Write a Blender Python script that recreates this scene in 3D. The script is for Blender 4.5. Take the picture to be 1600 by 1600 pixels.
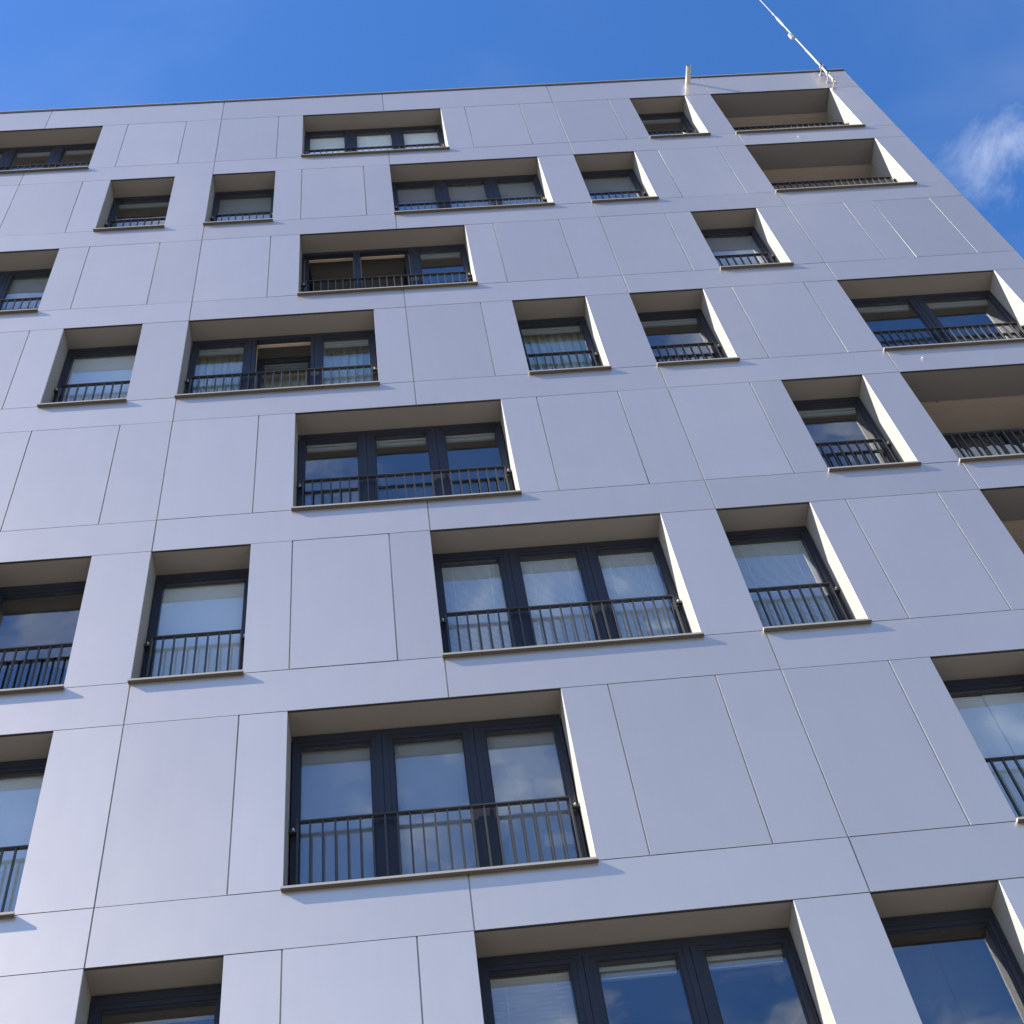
import bpy, math, random
from mathutils import Matrix, Vector
random.seed(7)
sc = bpy.context.scene
for o in list(bpy.data.objects): bpy.data.objects.remove(o)
col = sc.collection

# ------------------------------------------------------------------ camera
ZR = 31.0                       # height of the top window heads above the ground
CAM_R = ((0.9939923803580787, 0.07402030505980378, -0.08062345954456498),
         (0.016329887449809427, -0.8286810602152713, -0.5594828283480827),
         (-0.10822422356366009, 0.5548050962990041, -0.8249114028516612))
cam = bpy.data.cameras.new('camera'); cam_o = bpy.data.objects.new('camera', cam); col.objects.link(cam_o)
cam.sensor_width = 36; cam.lens = 36 * 2304.61 / 1600; cam.clip_start = 0.1; cam.clip_end = 5000
cam_o.matrix_world = Matrix.Translation((2.8207, -9.9218, ZR - 29.3719)) @ Matrix(CAM_R).to_4x4()
sc.camera = cam_o

# ------------------------------------------------------------------ sun and sky
SUN_TO = Vector((-4.5, -1.0, 3.5)).normalized()       # towards the sun
SUN_EL = math.asin(SUN_TO.z); SUN_AZ = math.atan2(SUN_TO.x, SUN_TO.y)
sun = bpy.data.lights.new('sun', 'SUN'); sun_o = bpy.data.objects.new('sun', sun); col.objects.link(sun_o)
sun.energy = 5.0; sun.angle = math.radians(0.53); sun.color = (1.0, 0.93, 0.82)
sun_o.rotation_euler = SUN_TO.to_track_quat('Z', 'Y').to_euler(); sun_o.location = (-40, -20, 60)

w = bpy.data.worlds.new('World'); sc.world = w; w.use_nodes = True
nt = w.node_tree; nt.nodes.clear(); L = nt.links.new
def nd(t, **k):
    n = nt.nodes.new(t)
    for a, b in k.items(): setattr(n, a, b)
    return n
out = nd('ShaderNodeOutputWorld'); bg = nd('ShaderNodeBackground'); sky = nd('ShaderNodeTexSky')
sky.sky_type = 'NISHITA'; sky.sun_disc = False; sky.sun_elevation = SUN_EL; sky.sun_rotation = SUN_AZ
sky.altitude = 200; sky.air_density = 1.0; sky.dust_density = 0.4; sky.ozone_density = 4.0
bg.inputs['Strength'].default_value = 0.065
tc = nd('ShaderNodeTexCoord'); sep = nd('ShaderNodeSeparateXYZ'); L(tc.outputs['Generated'], sep.inputs[0])
zz = nd('ShaderNodeMath', operation='MAXIMUM'); zz.inputs[1].default_value = 0.06; L(sep.outputs['Z'], zz.inputs[0])
dx = nd('ShaderNodeMath', operation='DIVIDE'); L(sep.outputs['X'], dx.inputs[0]); L(zz.outputs[0], dx.inputs[1])
dy = nd('ShaderNodeMath', operation='DIVIDE'); L(sep.outputs['Y'], dy.inputs[0]); L(zz.outputs[0], dy.inputs[1])
cmb = nd('ShaderNodeCombineXYZ'); L(dx.outputs[0], cmb.inputs[0]); L(dy.outputs[0], cmb.inputs[1])
CLOUD_W = 1.649
cmap = nd('ShaderNodeMapping'); cmap.inputs['Scale'].default_value = (1.3, 1.3, 1); cmap.inputs['Location'].default_value = (1.956, -1.031, 0); L(cmb.outputs[0], cmap.inputs['Vector'])
n1 = nd('ShaderNodeTexNoise', noise_dimensions='4D'); n1.inputs['Scale'].default_value = 2.2; n1.inputs['Detail'].default_value = 2
n1.inputs['W'].default_value = CLOUD_W; L(cmap.outputs[0], n1.inputs['Vector'])
n2 = nd('ShaderNodeTexNoise', noise_dimensions='4D'); n2.inputs['Scale'].default_value = 9; n2.inputs['Detail'].default_value = 9
n2.inputs['Roughness'].default_value = 0.6; n2.inputs['Distortion'].default_value = 0.5; n2.inputs['W'].default_value = CLOUD_W
L(cmap.outputs[0], n2.inputs['Vector'])
r1 = nd('ShaderNodeMapRange'); r1.interpolation_type = 'SMOOTHSTEP'
r1.inputs['From Min'].default_value = 0.645; r1.inputs['From Max'].default_value = 0.82; cov = nd('ShaderNodeMapRange'); cov.inputs['From Min'].default_value = 0.1; cov.inputs['From Max'].default_value = -0.5; cov.inputs['To Max'].default_value = 0.10
L(dy.outputs[0], cov.inputs['Value'])
cva = nd('ShaderNodeMath', operation='ADD'); L(n1.outputs['Fac'], cva.inputs[0]); L(cov.outputs[0], cva.inputs[1]); L(cva.outputs[0], r1.inputs['Value'])
r2 = nd('ShaderNodeMapRange'); r2.interpolation_type = 'SMOOTHSTEP'
r2.inputs['From Min'].default_value = 0.46; r2.inputs['From Max'].default_value = 0.80; r2.inputs['To Max'].default_value = 0.62; L(n2.outputs['Fac'], r2.inputs['Value'])
ml = nd('ShaderNodeMath', operation='MULTIPLY'); L(r1.outputs[0], ml.inputs[0]); L(r2.outputs[0], ml.inputs[1])
# thin high cirrus veil
cm2 = nd('ShaderNodeMapping'); cm2.inputs['Scale'].default_value = (1.0, 2.2, 1); cm2.inputs['Rotation'].default_value = (0, 0, 0.6); L(cmb.outputs[0], cm2.inputs['Vector'])
n3 = nd('ShaderNodeTexNoise', noise_dimensions='4D'); n3.inputs['Scale'].default_value = 2.6; n3.inputs['Detail'].default_value = 8; n3.inputs['Distortion'].default_value = 0.8
n3.inputs['W'].default_value = 4.4; L(cm2.outputs[0], n3.inputs['Vector'])
r3 = nd('ShaderNodeMapRange'); r3.interpolation_type = 'SMOOTHSTEP'; r3.inputs['From Min'].default_value = 0.45; r3.inputs['From Max'].default_value = 0.85; r3.inputs['To Max'].default_value = 0.10
L(n3.outputs['Fac'], r3.inputs['Value'])
mxx = nd('ShaderNodeMath', operation='MAXIMUM'); L(ml.outputs[0], mxx.inputs[0]); L(r3.outputs[0], mxx.inputs[1])
# broken cumulus over the open side, mirrored in the panes
n4 = nd('ShaderNodeTexNoise', noise_dimensions='4D'); n4.inputs['Scale'].default_value = 5.5; n4.inputs['Detail'].default_value = 8; n4.inputs['Roughness'].default_value = 0.58; n4.inputs['Distortion'].default_value = 0.3
n4.inputs['W'].default_value = 2.0; L(cmb.outputs[0], n4.inputs['Vector'])
r4 = nd('ShaderNodeMapRange'); r4.interpolation_type = 'SMOOTHSTEP'; r4.inputs['From Min'].default_value = 0.49; r4.inputs['From Max'].default_value = 0.68; r4.inputs['To Max'].default_value = 0.75
L(n4.outputs['Fac'], r4.inputs['Value'])
r5 = nd('ShaderNodeMapRange'); r5.interpolation_type = 'SMOOTHSTEP'; r5.inputs['From Min'].default_value = 0.05; r5.inputs['From Max'].default_value = -0.35; L(dy.outputs[0], r5.inputs['Value'])
m4 = nd('ShaderNodeMath', operation='MULTIPLY'); L(r4.outputs[0], m4.inputs[0]); L(r5.outputs[0], m4.inputs[1])
mx4 = nd('ShaderNodeMath', operation='MAXIMUM'); L(mxx.outputs[0], mx4.inputs[0]); L(m4.outputs[0], mx4.inputs[1])
mx = nd('ShaderNodeMix', data_type='RGBA'); L(mx4.outputs[0], mx.inputs['Factor'])
hs = nd('ShaderNodeHueSaturation'); hs.inputs['Saturation'].default_value = 1.22; hs.inputs['Hue'].default_value = 0.507; hs.inputs['Value'].default_value = 1.26; L(sky.outputs[0], hs.inputs['Color']); L(hs.outputs[0], mx.inputs['A']); mx.inputs['B'].default_value = (5.2, 5.4, 5.8, 1)
L(mx.outputs['Result'], bg.inputs['Color']); L(bg.outputs[0], out.inputs['Surface'])

sc.view_settings.view_transform = 'Standard'; sc.view_settings.look = 'None'
sc.view_settings.exposure = 1.85; sc.view_settings.gamma = 1.0
sc.view_settings.use_curve_mapping = False

# ------------------------------------------------------------------ materials
def mat(name, base, rough=0.5, metal=0.0, spec=0.5, coat=0.0, coat_r=0.05, var=0.0, grain=None, bump=None, objvar=0.0, streak=0.0):
    """procedural principled material; var = colour noise, grain=(scale,strength) fine colour, bump=(scale,strength,distance)"""
    m = bpy.data.materials.new(name); m.use_nodes = True
    t = m.node_tree; b = t.nodes['Principled BSDF']; N = t.nodes.new; K = t.links.new
    b.inputs['Roughness'].default_value = rough; b.inputs['Metallic'].default_value = metal
    b.inputs['Specular IOR Level'].default_value = spec
    b.inputs['Coat Weight'].default_value = coat; b.inputs['Coat Roughness'].default_value = coat_r
    tcn = N('ShaderNodeTexCoord'); geo = N('ShaderNodeNewGeometry')
    rgb = N('ShaderNodeRGB'); rgb.outputs[0].default_value = (*base, 1); cur = rgb.outputs[0]
    def scale_by(cur, val, amount):
        mr = N('ShaderNodeMapRange'); mr.inputs['To Min'].default_value = 1 - amount; mr.inputs['To Max'].default_value = 1 + amount
        K(val, mr.inputs['Value'])
        mm = N('ShaderNodeVectorMath'); mm.operation = 'SCALE'; K(cur, mm.inputs[0]); K(mr.outputs[0], mm.inputs['Scale'])
        return mm.outputs[0]
    if var:
        n = N('ShaderNodeTexNoise'); n.inputs['Scale'].default_value = 1.1; n.inputs['Detail'].default_value = 5
        K(geo.outputs['Position'], n.inputs['Vector']); cur = scale_by(cur, n.outputs['Fac'], var)
    if grain:
        n = N('ShaderNodeTexNoise'); n.inputs['Scale'].default_value = grain[0]; n.inputs['Detail'].default_value = 3
        K(geo.outputs['Position'], n.inputs['Vector']); cur = scale_by(cur, n.outputs['Fac'], grain[1])
    if streak:      # faint vertical rain streaks and dust
        mp = N('ShaderNodeMapping'); mp.inputs['Scale'].default_value = (9, 1, 0.5); K(geo.outputs['Position'], mp.inputs['Vector'])
        n = N('ShaderNodeTexNoise'); n.inputs['Scale'].default_value = 1.0; n.inputs['Detail'].default_value = 6; K(mp.outputs[0], n.inputs['Vector']); cur = scale_by(cur, n.outputs['Fac'], streak)
    if objvar:
        oi = N('ShaderNodeObjectInfo'); cur = scale_by(cur, oi.outputs['Random'], objvar)
    K(cur, b.inputs['Base Color'])
    if bump:
        n = N('ShaderNodeTexNoise'); n.inputs['Scale'].default_value = bump[0]; n.inputs['Detail'].default_value = 2
        K(geo.outputs['Position'], n.inputs['Vector'])
        bp = N('ShaderNodeBump'); bp.inputs['Strength'].default_value = bump[1]; bp.inputs['Distance'].default_value = bump[2]
        K(n.outputs['Fac'], bp.inputs['Height']); K(bp.outputs[0], b.inputs['Normal'])
        if coat: K(bp.outputs[0], b.inputs['Coat Normal'])
    return m

M = {}
M['panel'] = mat('cladding_panel', (0.600, 0.526, 0.464), rough=0.42, metal=0.92, coat=0.25, coat_r=0.06, var=0.035, objvar=0.045, bump=(1.6, 0.36, 0.012), streak=0.022)
M['panel_edge'] = mat('cladding_panel_edge', (0.44, 0.43, 0.425), rough=0.6)
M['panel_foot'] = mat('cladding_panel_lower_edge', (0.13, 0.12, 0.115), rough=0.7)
M['backing'] = mat('joint_backing', (0.55, 0.55, 0.57), rough=0.7)
M['dark'] = mat('gap_shade_and_cable_black', (0.012, 0.012, 0.012), rough=0.8)  # black strips painting the shade in gaps; also colours the cable
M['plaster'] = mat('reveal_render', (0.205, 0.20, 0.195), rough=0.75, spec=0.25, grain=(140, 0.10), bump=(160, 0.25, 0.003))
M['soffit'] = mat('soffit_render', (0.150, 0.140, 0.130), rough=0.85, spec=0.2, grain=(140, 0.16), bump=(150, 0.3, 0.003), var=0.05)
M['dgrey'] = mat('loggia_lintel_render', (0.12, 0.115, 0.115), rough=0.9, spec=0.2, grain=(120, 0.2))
M['frame'] = mat('anthracite_frame', (0.012, 0.014, 0.022), rough=0.45, spec=0.35, grain=(60, 0.1))
M['rail'] = mat('railing_paint', (0.026, 0.025, 0.025), rough=0.4, spec=0.45)
M['sill'] = mat('sill_aluminium', (0.25, 0.24, 0.225), rough=0.5, metal=0.2, var=0.05)
M['alu'] = mat('galvanised_metal', (0.36, 0.36, 0.355), rough=0.4, metal=0.7, grain=(40, 0.12))
M['white'] = mat('weathered_mast_paint', (0.27, 0.265, 0.25), rough=0.4)
M['bolt'] = mat('bright_bolt', (0.75, 0.73, 0.68), rough=0.3, metal=0.6)
M['blind'] = mat('blind_fabric', (0.50, 0.51, 0.53), rough=0.7, grain=(300, 0.06))
M['greyblind'] = mat('grey_blind_fabric', (0.20, 0.205, 0.22), rough=0.7, grain=(300, 0.06))
M['darkblind'] = mat('dark_blind_fabric', (0.05, 0.052, 0.06), rough=0.8, grain=(300, 0.06))
M['whiteblind'] = mat('white_blind_fabric', (0.86, 0.87, 0.88), rough=0.6)
M['slat'] = mat('blind_slat', (0.66, 0.67, 0.70), rough=0.35)
M['headrail'] = mat('blind_head_rail', (0.30, 0.31, 0.32), rough=0.4, metal=0.2)
M['curtain'] = mat('sheer_curtain', (0.30, 0.33, 0.27), rough=0.9, grain=(70, 0.2))
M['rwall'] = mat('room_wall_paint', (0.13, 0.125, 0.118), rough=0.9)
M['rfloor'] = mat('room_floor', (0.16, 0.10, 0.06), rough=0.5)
M['wood'] = mat('pale_timber', (0.34, 0.27, 0.21), rough=0.6, grain=(50, 0.2))
M['wall'] = mat('rear_wall_render', (0.5, 0.5, 0.5), rough=0.8, var=0.05)
M['roof'] = mat('roof_membrane', (0.12, 0.12, 0.12), rough=0.9, var=0.1)
M['coping'] = mat('coping_metal', (0.36, 0.34, 0.32), rough=0.45, metal=0.4)
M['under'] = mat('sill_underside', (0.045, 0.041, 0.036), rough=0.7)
M['board'] = mat('weathered_grey_board', (0.34, 0.34, 0.33), rough=0.8, grain=(30, 0.25))

def timber_mat():
    m = bpy.data.materials.new('loggia_timber_ceiling'); m.use_nodes = True
    t = m.node_tree; b = t.nodes['Principled BSDF']; N = t.nodes.new; K = t.links.new
    b.inputs['Roughness'].default_value = 0.8
    g = N('ShaderNodeNewGeometry'); mp = N('ShaderNodeMapping'); mp.inputs['Scale'].default_value = (1.2, 14, 1)
    K(g.outputs['Position'], mp.inputs['Vector'])
    n = N('ShaderNodeTexNoise'); n.inputs['Scale'].default_value = 2.5; n.inputs['Detail'].default_value = 6; n.inputs['Distortion'].default_value = 1.2
    K(mp.outputs[0], n.inputs['Vector'])
    v = N('ShaderNodeTexVoronoi'); v.inputs['Scale'].default_value = 2.6; K(g.outputs['Position'], v.inputs['Vector'])
    r = N('ShaderNodeMapRange'); r.inputs['From Min'].default_value = 0.02; r.inputs['From Max'].default_value = 0.07; K(v.outputs['Distance'], r.inputs['Value'])
    c = N('ShaderNodeMix'); c.data_type = 'RGBA'; c.inputs['A'].default_value = (0.21, 0.175, 0.145, 1); c.inputs['B'].default_value = (0.31, 0.265, 0.225, 1)
    K(n.outputs['Fac'], c.inputs['Factor'])
    d = N('ShaderNodeMix'); d.data_type = 'RGBA'; d.inputs['A'].default_value = (0.07, 0.04, 0.02, 1); K(c.outputs['Result'], d.inputs['B']); K(r.outputs[0], d.inputs['Factor'])
    K(d.outputs['Result'], b.inputs['Base Color'])
    return m
M['timber'] = timber_mat()

def glass_mat():
    """clear glazing: Schlick reflection on both faces, the rest passes straight through"""
    m = bpy.data.materials.new('window_glass'); m.use_nodes = True
    t = m.node_tree; t.nodes.clear(); N = t.nodes.new; K = t.links.new
    o = N('ShaderNodeOutputMaterial'); mixn = N('ShaderNodeMixShader'); tr = N('ShaderNodeBsdfTransparent'); gl = N('ShaderNodeBsdfGlossy')
    tr.inputs['Color'].default_value = (0.92, 0.95, 0.96, 1); gl.inputs['Roughness'].default_value = 0.0; gl.inputs['Color'].default_value = (0.95, 0.97, 1, 1)
    lw = N('ShaderNodeLayerWeight'); lw.inputs['Blend'].default_value = 0.5
    p = N('ShaderNodeMath'); p.operation = 'POWER'; p.inputs[1].default_value = 5; K(lw.outputs['Facing'], p.inputs[0])
    s = N('ShaderNodeMath'); s.operation = 'MULTIPLY_ADD'; s.inputs[1].default_value = 0.89; s.inputs[2].default_value = 0.11; K(p.outputs[0], s.inputs[0])
    n = N('ShaderNodeTexNoise'); n.noise_dimensions = '4D'; n.inputs['Scale'].default_value = 1.7; oi = N('ShaderNodeObjectInfo'); wm = N('ShaderNodeMath'); wm.operation = 'MULTIPLY'; wm.inputs[1].default_value = 40; K(oi.outputs['Random'], wm.inputs[0]); K(wm.outputs[0], n.inputs['W']); g = N('ShaderNodeNewGeometry'); K(g.outputs['Position'], n.inputs['Vector'])
    bp = N('ShaderNodeBump'); bp.inputs['Strength'].default_value = 0.2; bp.inputs['Distance'].default_value = 0.01; K(n.outputs['Fac'], bp.inputs['Height']); K(bp.outputs[0], gl.inputs['Normal'])
    K(s.outputs[0], mixn.inputs['Fac']); K(tr.outputs[0], mixn.inputs[1]); K(gl.outputs[0], mixn.inputs[2]); K(mixn.outputs[0], o.inputs['Surface'])
    return m
M['glass'] = glass_mat()

# ------------------------------------------------------------------ mesh helpers
class MB:
    def __init__(s): s.v = []; s.f = []; s.m = []
    def box(s, x0, x1, y0, y1, z0, z1, mi=0):
        n = len(s.v)
        s.v += [(x0,y0,z0),(x1,y0,z0),(x1,y1,z0),(x0,y1,z0),(x0,y0,z1),(x1,y0,z1),(x1,y1,z1),(x0,y1,z1)]
        for q in ((0,3,2,1),(4,5,6,7),(0,1,5,4),(1,2,6,5),(2,3,7,6),(3,0,4,7)):
            s.f.append(tuple(n+i for i in q)); s.m.append(mi)
        return s
    def quad(s, a, b, c, d, mi=0):
        n = len(s.v); s.v += [a,b,c,d]; s.f.append((n,n+1,n+2,n+3)); s.m.append(mi); return s
    def tube(s, p, q, r, n=12, r2=None, cap=True, mi=0):
        p = Vector(p); q = Vector(q); r2 = r if r2 is None else r2
        d = (q-p).normalized(); a = d.orthogonal().normalized(); b = d.cross(a); k = len(s.v)
        for c, rr in ((p, r), (q, r2)):
            for i in range(n):
                t = 2*math.pi*i/n; s.v.append(tuple(c + (a*math.cos(t)+b*math.sin(t))*rr))
        for i in range(n):
            j = (i+1) % n; s.f.append((k+i, k+j, k+n+j, k+n+i)); s.m.append(mi)
        if cap: s.f.append(tuple(k+i for i in reversed(range(n)))); s.f.append(tuple(k+n+i for i in range(n))); s.m += [mi, mi]
        return s
    def mesh(s, name, *mats):
        me = bpy.data.meshes.new(name); me.from_pydata(s.v, [], s.f); me.update()
        for m in mats: me.materials.append(M[m])
        if len(mats) > 1: me.polygons.foreach_set('material_index', s.m)
        return me
def put(name, me, parent=None, loc=(0,0,0), rot=None):
    o = bpy.data.objects.new(name, me); col.objects.link(o); o.location = loc
    if rot: o.rotation_euler = rot
    if parent: o.parent = parent
    return o
def build(mb, name, mats, parent=None, loc=(0,0,0), rot=None):
    mats = (mats,) if isinstance(mats, str) else mats
    return put(name, mb.mesh(name, *mats), parent, loc, rot)
def tag(o, label, cat, group=None, kind=None):
    o['label'] = label; o['category'] = cat
    if group: o['group'] = group
    if kind: o['kind'] = kind
    return o

# ------------------------------------------------------------------ ground
g = MB(); g.quad((-600,-600,0),(600,-600,0),(600,600,0),(-600,600,0))
M['ground'] = mat('paved_ground', (0.24, 0.225, 0.20), rough=0.9, var=0.15, grain=(6, 0.15))
tag(build(g, 'ground', 'ground'), 'wide paved ground in front of the apartment block', 'ground', kind='structure')

# ------------------------------------------------------------------ the building
bld = bpy.data.objects.new('apartment_building', None); col.objects.link(bld)
tag(bld, 'tall apartment block clad in pale lavender grey panels with dark framed windows', 'building')
COLS = [-10.4, -6.93, -3.48, 0.0, 3.25, 6.69, 9.96, 13.09]
FLOOR = 3.0; H = 2.35; GAP = 0.010; GAPX = 0.014; TH = 0.026
rowbot = lambda r: ZR - FLOOR*r + 0.65          # z of the opening bottom in row r (1 = top row)
T3, S1 = 2.76, 1.14

panel_cache = {}
def panel(x0, x1, z0, z1):
    wd = round(x1-x0-GAPX, 3); ht = round(z1-z0-GAP, 3); k = (wd, ht)
    if k not in panel_cache:
        mb = MB(); a, b = wd/2, ht/2
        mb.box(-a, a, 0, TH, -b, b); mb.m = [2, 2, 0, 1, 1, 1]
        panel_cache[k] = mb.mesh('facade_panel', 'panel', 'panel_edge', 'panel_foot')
    return put('facade_panel', panel_cache[k], bld, ((x0+x1)/2, random.uniform(-0.0006, 0.0006), (z0+z1)/2), (random.gauss(0, 0.0010), 0, random.gauss(0, 0.0006)))

# openings of each row: (x0, x1, kind, settings); joints: further vertical panel seams
T = 'triple'; S = 'single'; LG = 'loggia'; W2 = 'double'
ROWS = {
 1: dict(o=[(-5.10,-2.34,T,'rails'),(1.63,4.39,T,'whiteblinds'),(8.28,9.42,S,'rails'),(9.96,12.47,LG,'')], j=[-6.93,-1.84,-0.69,0,1.14,4.88,6.0,6.69,7.83]),
 2: dict(o=[(-1.84,-0.69,S,'rails'),(0,1.14,S,'greyblinds2'),(3.25,6.0,T,'greyblinds'),(6.69,7.83,S,'greyblinds2'),(9.96,12.47,LG,'')], j=[-6.93,-3.48,-2.34,1.63,2.76,8.28,9.42]),
 3: dict(o=[(-5.10,-2.34,T,'greyblinds'),(1.63,4.39,T,'opened'),(8.28,9.42,S,'greyblinds2')], j=[-6.93,-1.84,-0.69,0,1.14,4.88,6.0,6.69,7.83,9.96,10.95,11.45,12.47]),
 4: dict(o=[(-1.84,-0.69,S,'blinds'),(0,2.76,T,'tilted'),(4.88,6.0,S,'curtain'),(6.69,7.83,S,'rails'),(9.96,12.47,W2,'rails')], j=[-6.93,-3.48,-2.34,3.25,4.39,8.28,9.42]),
 5: dict(o=[(1.63,4.39,T,'rails'),(8.28,9.42,S,'rails'),(9.96,12.47,LG,'screen')], j=[-6.93,-3.48,-1.84,-0.69,0,1.14,4.88,6.0,6.69,7.83]),
 6: dict(o=[(-1.84,-0.69,S,'dark'),(0,1.14,S,'blinds'),(3.25,6.0,T,'venetian'),(6.69,7.83,S,'venetian'),(9.96,12.47,LG,'')], j=[-6.93,-3.48,-2.34,1.63,2.76,8.28,9.42]),
 7: dict(o=[(-1.84,-0.69,S,'blinds'),(1.63,4.39,T,'greyblinds2'),(8.28,9.42,S,'vertical')], j=[-6.93,-3.48,-2.34,0,1.14,4.88,6.0,6.69,7.83,9.96,12.47]),
 8: dict(o=[(0,1.14,S,'bar'),(3.25,6.0,T,'slats1'),(6.69,7.83,S,'darkvertical')], j=[-6.93,-3.48,-2.34,1.63,2.76,8.28,9.42,9.96,12.47]),
 9: dict(o=[], j=[-6.93,-3.48,0,3.25,6.69,9.96]),
 10: dict(o=[], j=[-6.93,-3.48,0,3.25,6.69,9.96]),
}
PARA = 1.06
# parapet band, then floor bands and the panels between the openings
def band(z0, z1):
    for a, b in zip(COLS[:-1], COLS[1:]): panel(a, b, z0, z1)
band(ZR, ZR+PARA)
for r, d in ROWS.items():
    zb = rowbot(r); zt = zb + H
    ops = sorted(o[:2] for o in d['o'])
    xs = sorted(set([-10.4, 13.09] + d['j'] + [e for o in ops for e in o]))
    for a, b in zip(xs[:-1], xs[1:]):
        if any(o[0]-1e-4 <= a and b <= o[1]+1e-4 for o in ops): continue
        panel(a, b, zb, zt)
    band(max(zb-0.65, 0.02), zb)
    # backing wall behind the panels of this storey
    mb = MB()
    edges = [-10.38] + [e for o in ops for e in (o[0]-0.012, o[1]+0.012)] + [13.07]
    for a, b in zip(edges[::2], edges[1::2]): mb.box(a, b, TH+0.006, 0.43, zb-0.012, zt+0.012)
    mb.box(-10.38, 13.07, TH+0.006, 0.43, max(zb-0.65, 0.02)+0.012, zb-0.012)
    build(mb, 'wall', 'backing', bld)
mb = MB(); mb.box(-10.38, 13.07, TH+0.006, 0.43, ZR+0.012, ZR+PARA-0.01); build(mb, 'parapet', 'backing', bld)
mb = MB(); mb.box(13.055, 13.085, 0.035, 14, 0, ZR+PARA); mb.box(-10.4, -10.37, 0.035, 14, 0, ZR+PARA); mb.box(-10.36, 13.05, 13.97, 14, 0, ZR+PARA)
build(mb, 'outer_wall', 'wall', bld)
mb = MB(); mb.box(-10.36, 13.05, 0.44, 13.95, ZR+0.45, ZR+0.6); build(mb, 'roof', 'roof', bld)
# metal coping in lengths, each over a black strip that paints the shadow gap
for a, b in zip(COLS[:-1], COLS[1:]):
    mb = MB(); e = 0.02 if b > 13 else 0
    mb.box(a+0.003, b-0.003+e, -0.020, 0.46, ZR+PARA+0.058, ZR+PARA+0.075)
    c = build(mb, 'coping', 'coping', bld)
    mb = MB(); mb.box(a, b+e, -0.012, 0.42, ZR+PARA+0.002, ZR+PARA+0.0575); build(mb, 'coping_gap_shade', 'dark', c)

# ------------------------------------------------------------------ windows
def ring(mb, x0, x1, z0, z1, wd, y0, y1, head=None, foot=None):
    hd = head or wd; ft = foot or wd
    mb.box(x0, x0+wd, y0, y1, z0, z1); mb.box(x1-wd, x1, y0, y1, z0, z1)
    mb.box(x0+wd, x1-wd, y0, y1, z1-hd, z1); mb.box(x0+wd, x1-wd, y0, y1, z0, z0+ft)
YF = 0.345
def reveal(parent, wd, depth, soffit='soffit', h=H):
    """lining of an opening: soffit and two jambs set behind a black strip that paints the gap shade, plus the projecting metal sill"""
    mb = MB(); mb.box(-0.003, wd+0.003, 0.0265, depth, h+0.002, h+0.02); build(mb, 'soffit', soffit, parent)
    mb = MB(); mb.box(-0.002, wd+0.002, 0.005, 0.026, h-0.002, h+0.0053); build(mb, 'soffit_gap_shade', 'dark', parent)  # black strip painted in for the shade between panel and soffit
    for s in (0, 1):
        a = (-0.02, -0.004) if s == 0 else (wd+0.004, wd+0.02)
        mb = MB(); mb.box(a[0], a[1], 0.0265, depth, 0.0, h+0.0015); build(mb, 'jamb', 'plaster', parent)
    mb = MB(); mb.box(-0.022, wd+0.022, -0.047, -0.044, -0.023, 0.003); mb.box(-0.022, wd+0.022, -0.0438, -0.001, -0.004, 0.0025)
    mb.box(-0.022, -0.019, -0.0438, 0.0, -0.023, -0.0045); mb.box(wd+0.019, wd+0.022, -0.0438, 0.0, -0.023, -0.0045)
    mb.box(-0.003, wd+0.003, 0.0, depth+0.05, -0.004, 0.0025)
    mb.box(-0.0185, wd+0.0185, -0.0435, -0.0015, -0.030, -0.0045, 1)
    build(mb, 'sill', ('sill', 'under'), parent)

def railing(x0, wd, zb, yr, margin, single_pieces):
    a, b = margin, wd - margin
    mb = MB(); mb.box(a-0.006, b+0.006, yr-0.024, yr+0.024, 1.078, 1.092); mb.box(a, b, yr-0.016, yr+0.016, 0.055, 0.067)
    for e in (a, b): mb.box(e-0.008, e+0.008, yr-0.020, yr+0.020, 0.0675, 1.0775)
    n = max(2, round((b-a)/0.118)); st = (b-a)/n
    pos = [a + st*i for i in range(1, n)]
    if not single_pieces:
        for p in pos: mb.box(p-0.009, p+0.009, yr-0.014, yr+0.014, 0.0675, 1.0775)
    rl = build(mb, 'railing', 'rail', bld, (x0, 0, zb))
    if single_pieces:
        for p in pos: put('baluster', bal_mesh, rl, (p, yr, 0.0675))
    for e, s in ((a, -1), (b, 1)):
        for zc in (0.98, 0.20):
            mb = MB(); o1 = e+s*0.0085; o2 = e+s*(margin+0.003)
            mb.box(min(o1, o2), max(o1, o2), yr-0.006, yr+0.03, zc-0.02, zc+0.02)
            q = e+s*0.038
            mb.tube((q, yr-0.006, zc), (q, yr-0.024, zc), 0.011, 8, mi=1); mb.tube((q, yr-0.024, zc), (q, yr-0.034, zc), 0.009, 6, mi=1)
            build(mb, 'bracket', ('rail', 'bolt'), rl)
    return rl
bal_mesh = MB().box(-0.009, 0.009, -0.015, 0.015, 0, 1.010).mesh('baluster', 'rail')

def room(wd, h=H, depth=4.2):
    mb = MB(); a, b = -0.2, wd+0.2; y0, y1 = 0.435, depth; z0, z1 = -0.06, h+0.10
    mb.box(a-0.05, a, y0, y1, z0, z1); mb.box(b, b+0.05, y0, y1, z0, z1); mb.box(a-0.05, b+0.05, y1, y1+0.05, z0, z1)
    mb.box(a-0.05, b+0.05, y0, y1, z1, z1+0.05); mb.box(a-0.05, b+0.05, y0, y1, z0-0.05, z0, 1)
    return mb

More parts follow.
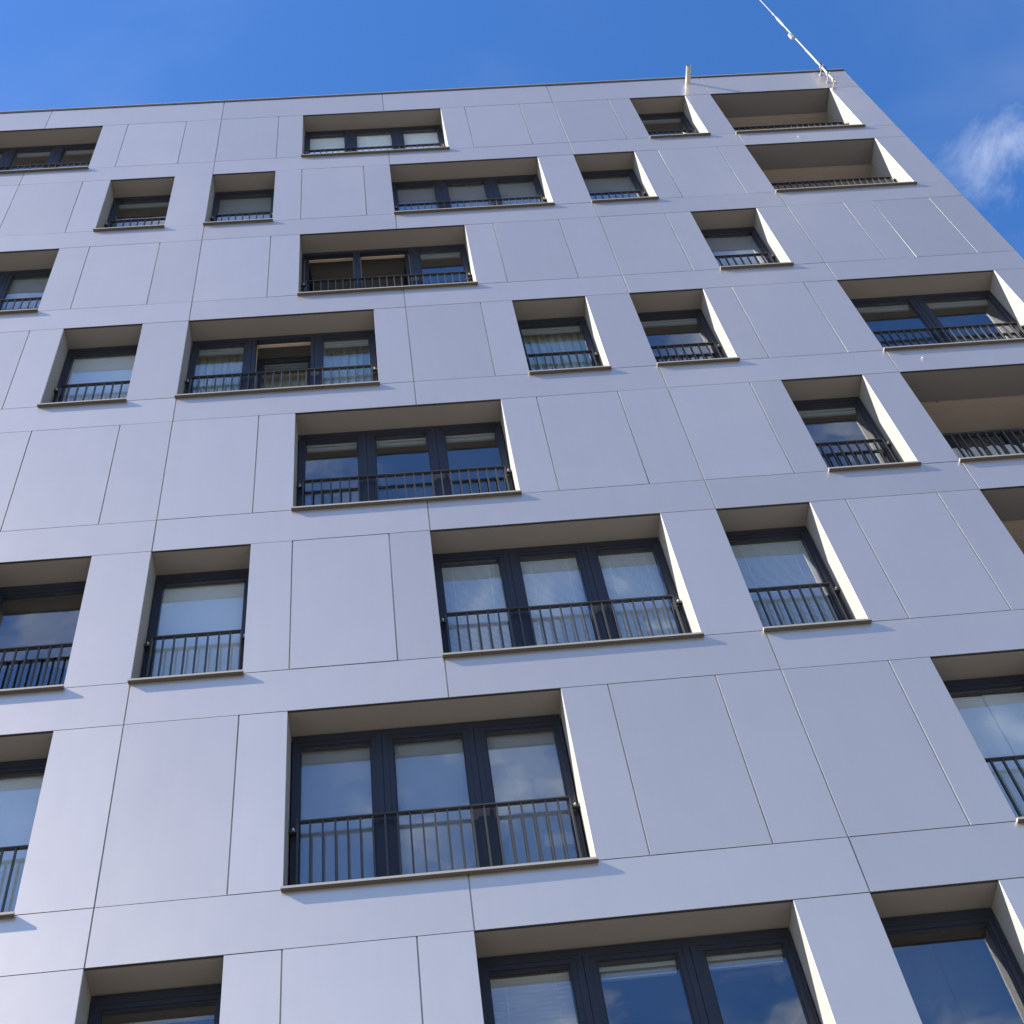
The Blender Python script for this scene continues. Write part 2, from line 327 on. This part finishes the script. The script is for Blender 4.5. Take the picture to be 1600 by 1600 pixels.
def curtain_mesh(wd, z0, z1, amp=0.028, folds=9, seed=0):
    rnd = random.Random(seed); mb = MB(); n = folds*8; ph = [rnd.uniform(0, 6.28) for _ in range(4)]
    ys = []
    for i in range(n+1):
        t = i/n; ys.append(amp*(math.sin(t*folds*6.283+0.8*math.sin(t*9+ph[0])) + 0.4*math.sin(t*folds*12.1+ph[1])))
    for k, z in enumerate((z0, (z0+z1)/2, z1)):
        for i in range(n+1): mb.v.append((wd*i/n, ys[i]*(1.15-0.3*k), z))
    for k in range(2):
        for i in range(n):
            q = k*(n+1)+i; mb.f.append((q, q+1, q+n+2, q+n+1)); mb.m.append(0)
    return mb

def venetian(wd, z0, z1, pitch, tilt, dep):
    mb = MB(); n = int((z1-z0)/pitch); c, s = math.cos(tilt)*dep/2, math.sin(tilt)*dep/2
    for i in range(n+1):
        z = z1 - i*pitch
        mb.quad((0, -c, z-s), (wd, -c, z-s), (wd, 0, z+0.003), (0, 0, z+0.003)); mb.quad((0, 0, z+0.003), (wd, 0, z+0.003), (wd, c, z+s), (0, c, z+s))
    mb.box(wd*0.18, wd*0.18+0.004, -0.002, 0.002, z0, z1); mb.box(wd*0.82, wd*0.82+0.004, -0.002, 0.002, z0, z1)
    mb.box(0, wd, -0.012, 0.012, z0-0.02, z0-0.004)
    return mb

CURT = {}
def window(x0, x1, kind, cfg, r):
    wd = x1-x0; zb = rowbot(r); n = {'single': 1, 'double': 2, 'triple': 3}[kind]
    side, mul, head, foot, sp = 0.10, 0.25, 0.17, 0.15, 0.075
    pw = (wd - 2*side - (n-1)*mul)/n
    panes = [(side + i*(pw+mul), side + i*(pw+mul) + pw) for i in range(n)]
    zg0, zg1 = foot, H - head
    fr = MB()
    lo = side - sp; fr.box(0.011, lo+0.012, YF, YF+0.085, 0.003, H-0.013); fr.box(wd-lo-0.012, wd-0.011, YF, YF+0.085, 0.003, H-0.013)
    fr.box(lo+0.012, wd-lo-0.012, YF, YF+0.085, zg1+sp-0.01, H-0.013); fr.box(lo+0.012, wd-lo-0.012, YF, YF+0.085, 0.003, zg0-sp+0.01)
    for i in range(n-1):
        m = (panes[i][1] + panes[i+1][0])/2; hw = mul/2 - sp + 0.01
        fr.box(m-hw, m-0.004, YF, YF+0.085, zg0-sp+0.01, zg1+sp-0.01); fr.box(m+0.004, m+hw, YF, YF+0.085, zg0-sp+0.01, zg1+sp-0.01)
        fr.box(m-0.004, m+0.004, YF+0.012, YF+0.08, zg0-sp+0.01, zg1+sp-0.01)
    win = build(fr, 'window', 'frame', bld, (x0, 0, zb))
    if cfg == 'opened': win['label'] = 'window with two casements swung open into the room'
    if cfg == 'tilted': win['label'] = 'window with its middle sash tilted inwards'
    reveal(win, wd, YF+0.03)
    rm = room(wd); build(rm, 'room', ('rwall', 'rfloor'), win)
    for i, (a, b) in enumerate(panes):
        pv = ((a-sp+0.004), YF+0.008, zg0-sp+0.004); W = (b+sp-0.004)-pv[0]; HH = (zg1+sp-0.004)-pv[2]
        mb = MB(); s1 = sp-0.004
        ring(mb, 0, W, 0, HH, s1-0.016, 0, 0.07); ring(mb, s1-0.016, W-s1+0.016, s1-0.016, HH-s1+0.016, 0.016, 0.014, 0.07)
        rot = None; loc = pv; mats = 'frame'
        opened = cfg == 'opened' and i < 2; tilted = cfg == 'tilted' and i == 1
        if opened:      # casement swung into the room on its outer stile
            if i == 0: rot = (0, 0, math.radians(86)); loc = (pv[0]+0.075, pv[1]+0.075, pv[2])
            else: rot = (0, 0, math.radians(-86)); loc = (pv[0]+W-0.075, pv[1]+0.075, pv[2]);
        if tilted: rot = (math.radians(-7.5), 0, 0); loc = (pv[0], pv[1]+0.03, pv[2])
        if opened and i == 1:
            mb.v = [(x-W, y, z) for x, y, z in mb.v]
        build(mb, 'sash', mats, win, loc, rot)
        gx = (s1, W-s1) if not (opened and i == 1) else (s1-W, -s1)
        mb = MB(); mb.box(gx[0], gx[1], 0.030, 0.036, s1, HH-s1)
        pr_ = rot or (random.gauss(0, 0.0015), 0, random.gauss(0, 0.003)); build(mb, 'pane', 'glass', win, loc, pr_)
        if opened or tilted:   # pale inner rebate of the timber frame shows round the gap
            mb = MB(); zt = zg1+sp-0.012
            mb.box(a-sp+0.02, b+sp-0.02, YF+0.086, YF+0.13, zt-0.02, zt+0.012)
            mb.box(a-sp-0.004, a-sp+0.016, YF+0.086, YF+0.13, zg0-sp, zt-0.021)
            mb.box(b+sp-0.016, b+sp+0.004, YF+0.086, YF+0.13, zg0-sp, zt-0.021)
            build(mb, 'rebate', 'wood', win)
        # what hangs behind the glass
        yb = 0.450; c = cfg
        bz1 = zg1 + 0.03
        def rail_at(y=yb, z=None):
            z = zg1 - 0.005 if z is None else z
            mb = MB(); mb.box(a+0.01, b-0.01, y-0.028, y+0.028, z-0.045, z); mb.box(a+0.015, b-0.015, y-0.020, y+0.020, z-0.095, z-0.062)
            mb.box(a+0.015, b-0.015, y-0.014, y+0.014, z-0.120, z-0.100); build(mb, 'blind_head_rail', 'headrail', win)
        if c == 'rails' or (c == 'opened' and i == 2): rail_at()
        elif c == 'tilted': rail_at(yb + (0.30 if i == 1 else 0), None if i != 1 else zg1-0.05)
        elif c == 'curtain': rail_at()
        elif c == 'slats1' and i > 0: rail_at()
        elif c == 'slats1':
            build(venetian(b-a-0.01, zg0+0.05, bz1-0.06, 0.046, math.radians(-12), 0.050), 'venetian_blind', 'slat', win, (a+0.005, yb-0.01, 0))
        elif c == 'venetian':
            build(venetian(b-a-0.01, zg0+0.02, bz1-0.05, 0.021, math.radians(74), 0.0235), 'venetian_blind', 'slat', win, (a+0.005, yb-0.015, 0))
        elif c in ('blinds', 'whiteblinds', 'greyblinds', 'greyblinds2'):
            low = {'blinds': zg0+0.02, 'whiteblinds': zg0+0.02, 'greyblinds': zg0+0.35, 'greyblinds2': zg0+0.02}[c]
            mb = MB(); mb.box(a-0.02, b+0.02, yb-0.002, yb+0.002, low, bz1); mb.box(a-0.02, b+0.02, yb-0.010, yb+0.010, low-0.025, low-0.001)
            build(mb, 'roller_blind', {'blinds': 'blind', 'whiteblinds': 'whiteblind'}.get(c, 'greyblind'), win)
        elif c in ('vertical', 'darkvertical'):
            k = 4; sw = (b-a+0.04)/k
            for q in range(k):
                mb = MB(); mb.box(-sw/2-0.004, sw/2+0.004, -0.001, 0.001, zg0+0.03, bz1-0.03)
                build(mb, 'blind_strip', 'blind' if c == 'vertical' else 'darkblind', win, (a-0.02+sw*(q+0.5), yb+ (0.004 if q % 2 else 0) + (0 if c == 'vertical' else 0.10), 0), (0, 0, math.radians(1.2)))
        elif c == 'bar':
            mb = MB(); mb.box(a-0.02, b+0.02, 0.47, 0.50, zg1-0.07, zg1-0.05); build(mb, 'curtain_rod', 'wood', win)
    railing(x0, wd, zb, 0.295, 0.082, r >= 3)
    if cfg == 'tilted':
        for i, (a, b) in enumerate(panes):
            lab = ['pale green sheer curtain behind the left pane of the window with a tilted middle sash', 'pale green sheer curtain behind the tilted middle sash', 'pale green gathered curtain behind the right pane beside the tilted sash'][i]
            o = build(curtain_mesh(b-a+0.12, 0.0, H+0.05, 0.025, (7, 8, 6)[i], i), 'curtain', 'curtain', None, (x0+a-0.06, (0.60, 0.95, 0.62)[i], zb)); tag(o, lab, 'curtain', 'curtains hanging behind windows')
    if cfg == 'curtain':
        a, b = panes[0]
        o = build(curtain_mesh(b-a+0.12, 0.0, H+0.05, 0.03, 9, 9), 'curtain', 'curtain', None, (x0+a-0.06, 0.58, zb))
        tag(o, 'pleated pale curtain filling the narrow window right of the plain panels, fourth row down', 'curtain', 'curtains hanging behind windows')
    return win

def loggia(x0, x1, cfg, r):
    wd = x1-x0; zb = rowbot(r); dl = 0.515; D2 = 1.14
    mb = MB(); mb.box(-0.05, 0.0, dl+0.002, D2, -0.1, H+0.04); mb.box(wd+0.02, wd+0.07, dl+0.002, D2, -0.1, H+0.04); mb.box(-0.05, wd+0.07, D2, D2+0.1, -0.1, H+0.04)
    mb.box(0.001, wd+0.019, dl+0.06, D2-0.001, -0.12, -0.01)
    lg = build(mb, 'loggia', 'plaster', bld, (x0, 0, zb))
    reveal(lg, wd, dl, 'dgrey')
    mb = MB(); mb.box(-0.05, wd+0.07, dl+0.004, D2, H+0.012, H+0.035); build(mb, 'ceiling', 'timber', lg)
    # full-width dark glazed front at the back of the loggia
    mb = MB(); ring(mb, 0.003, wd+0.017, 0.0, H+0.01, 0.08, D2-0.07, D2-0.002); m3 = (wd+0.02)/3
    for q in (1, 2): mb.box(m3*q-0.07, m3*q+0.07, D2-0.07, D2-0.002, 0.08, H-0.07)
    mb.box(0.08, wd-0.06, D2-0.012, D2-0.004, 0.08, H-0.07); build(mb, 'balcony_door', 'frame', lg)
    for q in range(3):
        mb = MB(); mb.box(m3*q+0.082, m3*(q+1)-0.082, D2-0.040, D2-0.034, 0.082, H-0.072); build(mb, 'pane', 'glass', lg)
    railing(x0, wd, zb, 0.30, 0.07, r >= 3)
    if cfg == 'screen':
        sc_o = bpy.data.objects.new('balcony_screen', None); col.objects.link(sc_o); sc_o.location = (x0, 0.42, zb)
        tag(sc_o, 'row of round topped grey boards standing behind the loggia railing', 'screen')
        mb = MB(); k = 10; ww = 0.20; hh = 0.86
        pts = [(-ww/2, 0), (ww/2, 0)] + [(ww/2*math.cos(math.pi*i/k), hh + 0.07*math.sin(math.pi*i/k)) for i in range(k+1)]
        m_ = len(pts)
        mb.v = [(x, -0.010, z) for x, z in pts] + [(x, 0.010, z) for x, z in pts]
        mb.f = [tuple(range(m_)), tuple(range(2*m_-1, m_-1, -1))] + [(i, i+m_, (i+1) % m_+m_, (i+1) % m_) for i in range(m_)]; mb.m = [0]*len(mb.f)
        me = mb.mesh('board', 'board')
        for q in range(9): put('board', me, sc_o, (0.34+0.245*q, 0.004*(q % 2), 0.01), (0, 0, random.uniform(-0.15, 0.15)))
        mb = MB(); mb.box(0.2, 2.4, 0.016, 0.03, 0.55, 0.59); mb.box(0.2, 2.4, 0.016, 0.03, 0.10, 0.14); build(mb, 'rail', 'board', sc_o)
    return lg

for r, d in ROWS.items():
    for (a, b, k, c) in d['o']:
        if k == 'loggia': loggia(a, b, c, r)
        else: window(a, b, k, c, r)

# bright corner trim where the cladding ends at the building's edge
mb = MB(); mb.box(13.084, 13.098, 0.002, 0.034, 0.02, ZR+PARA-0.002); build(mb, 'corner_trim', 'coping', bld)

# ------------------------------------------------------------------ small fittings on the facade
n = 20; mb = MB()
for (y, rr) in ((0.03, 0.052), (-0.37, 0.052), (-0.37, 0.046), (0.0, 0.046)):
    for i in range(n): t = 2*math.pi*i/n; mb.v.append((rr*math.cos(t), y, rr*math.sin(t)))
for k in range(3):
    for i in range(n):
        j = (i+1) % n; mb.f.append((k*n+i, k*n+j, (k+1)*n+j, (k+1)*n+i)); mb.m.append(0)
mb.box(-0.062, 0.062, -0.006, -0.002, -0.062, -0.053)
build(mb, 'overflow_spout', 'alu', bld, (9.65, 0, ZR+0.76))
for (x, z) in ((10.39, ZR-11.66), (11.06, ZR-2.73)):
    mb = MB(); mb.tube((0, 0.01, 0), (0, -0.02, 0), 0.005, 8); mb.tube((0, -0.018, 0.003), (0.005, -0.019, -0.03), 0.004, 8); mb.tube((0, -0.002, 0), (0, -0.005, 0), 0.010, 12)
    build(mb, 'facade_anchor', 'coping', bld, (x, 0, z))

mast = bpy.data.objects.new('antenna_mast', None); col.objects.link(mast); mast.location = (12.535, -0.17, ZR+0.24)
tag(mast, 'thin white antenna mast clamped to the parapet beside the top right corner', 'mast')
mb = MB(); mb.tube((0,0,-0.36), (0,0,1.75), 0.022, 14); mb.tube((0,0,-0.42), (0.01,0,-0.36), 0.02, 10); build(mb, 'lower_tube', 'white', mast)
mb = MB(); mb.tube((0,0,1.75), (0,0,4.4), 0.015, 12); build(mb, 'middle_tube', 'white', mast)
mb = MB(); mb.tube((0,0,4.4), (0,0,7.6), 0.010, 10, 0.007); build(mb, 'rod', 'white', mast)
mb = MB(); mb.tube((0,0,3.65), (0,0,3.8), 0.015, 12, 0.028, mi=0); mb.tube((0,0,3.8), (0,0,4.25), 0.028, 12); mb.tube((0,0,4.25), (0,0,4.42), 0.028, 12, 0.012); build(mb, 'insulator', 'white', mast)
for h_, rr in ((4.62, 0.02), (3.3, 0.02), (1.75, 0.026), (0.95, 0.03)):
    mb = MB(); mb.tube((0,0,h_-0.05), (0,0,h_+0.05), rr, 12); build(mb, 'collar', 'alu', mast)
mb = MB(); mb.box(-0.085, -0.02, -0.03, 0.03, 2.72, 3.0); build(mb, 'junction_box', 'white', mast)
for h_ in (0.62, 0.12, -0.30):
    mb = MB(); mb.box(-0.04, 0.04, -0.032, 0.026, h_-0.025, h_+0.025); mb.box(-0.010, 0.010, 0.026, 0.166, h_-0.010, h_+0.010); mb.box(-0.03, 0.03, 0.160, 0.168, h_-0.04, h_+0.04)
    mb.tube((0.028, -0.032, h_), (0.028, -0.05, h_), 0.007, 8); mb.tube((-0.028, -0.032, h_), (-0.028, -0.05, h_), 0.007, 8)
    build(mb, 'clamp', 'alu', mast)
mb = MB(); prev = None
for i in range(25):
    t = i/24; p = (0.05+0.03*math.sin(t*6), 0.02, 1.0 - 1.35*t)
    if prev: mb.tube(prev, p, 0.008, 6)
    prev = p
build(mb, 'cable', 'dark', mast)
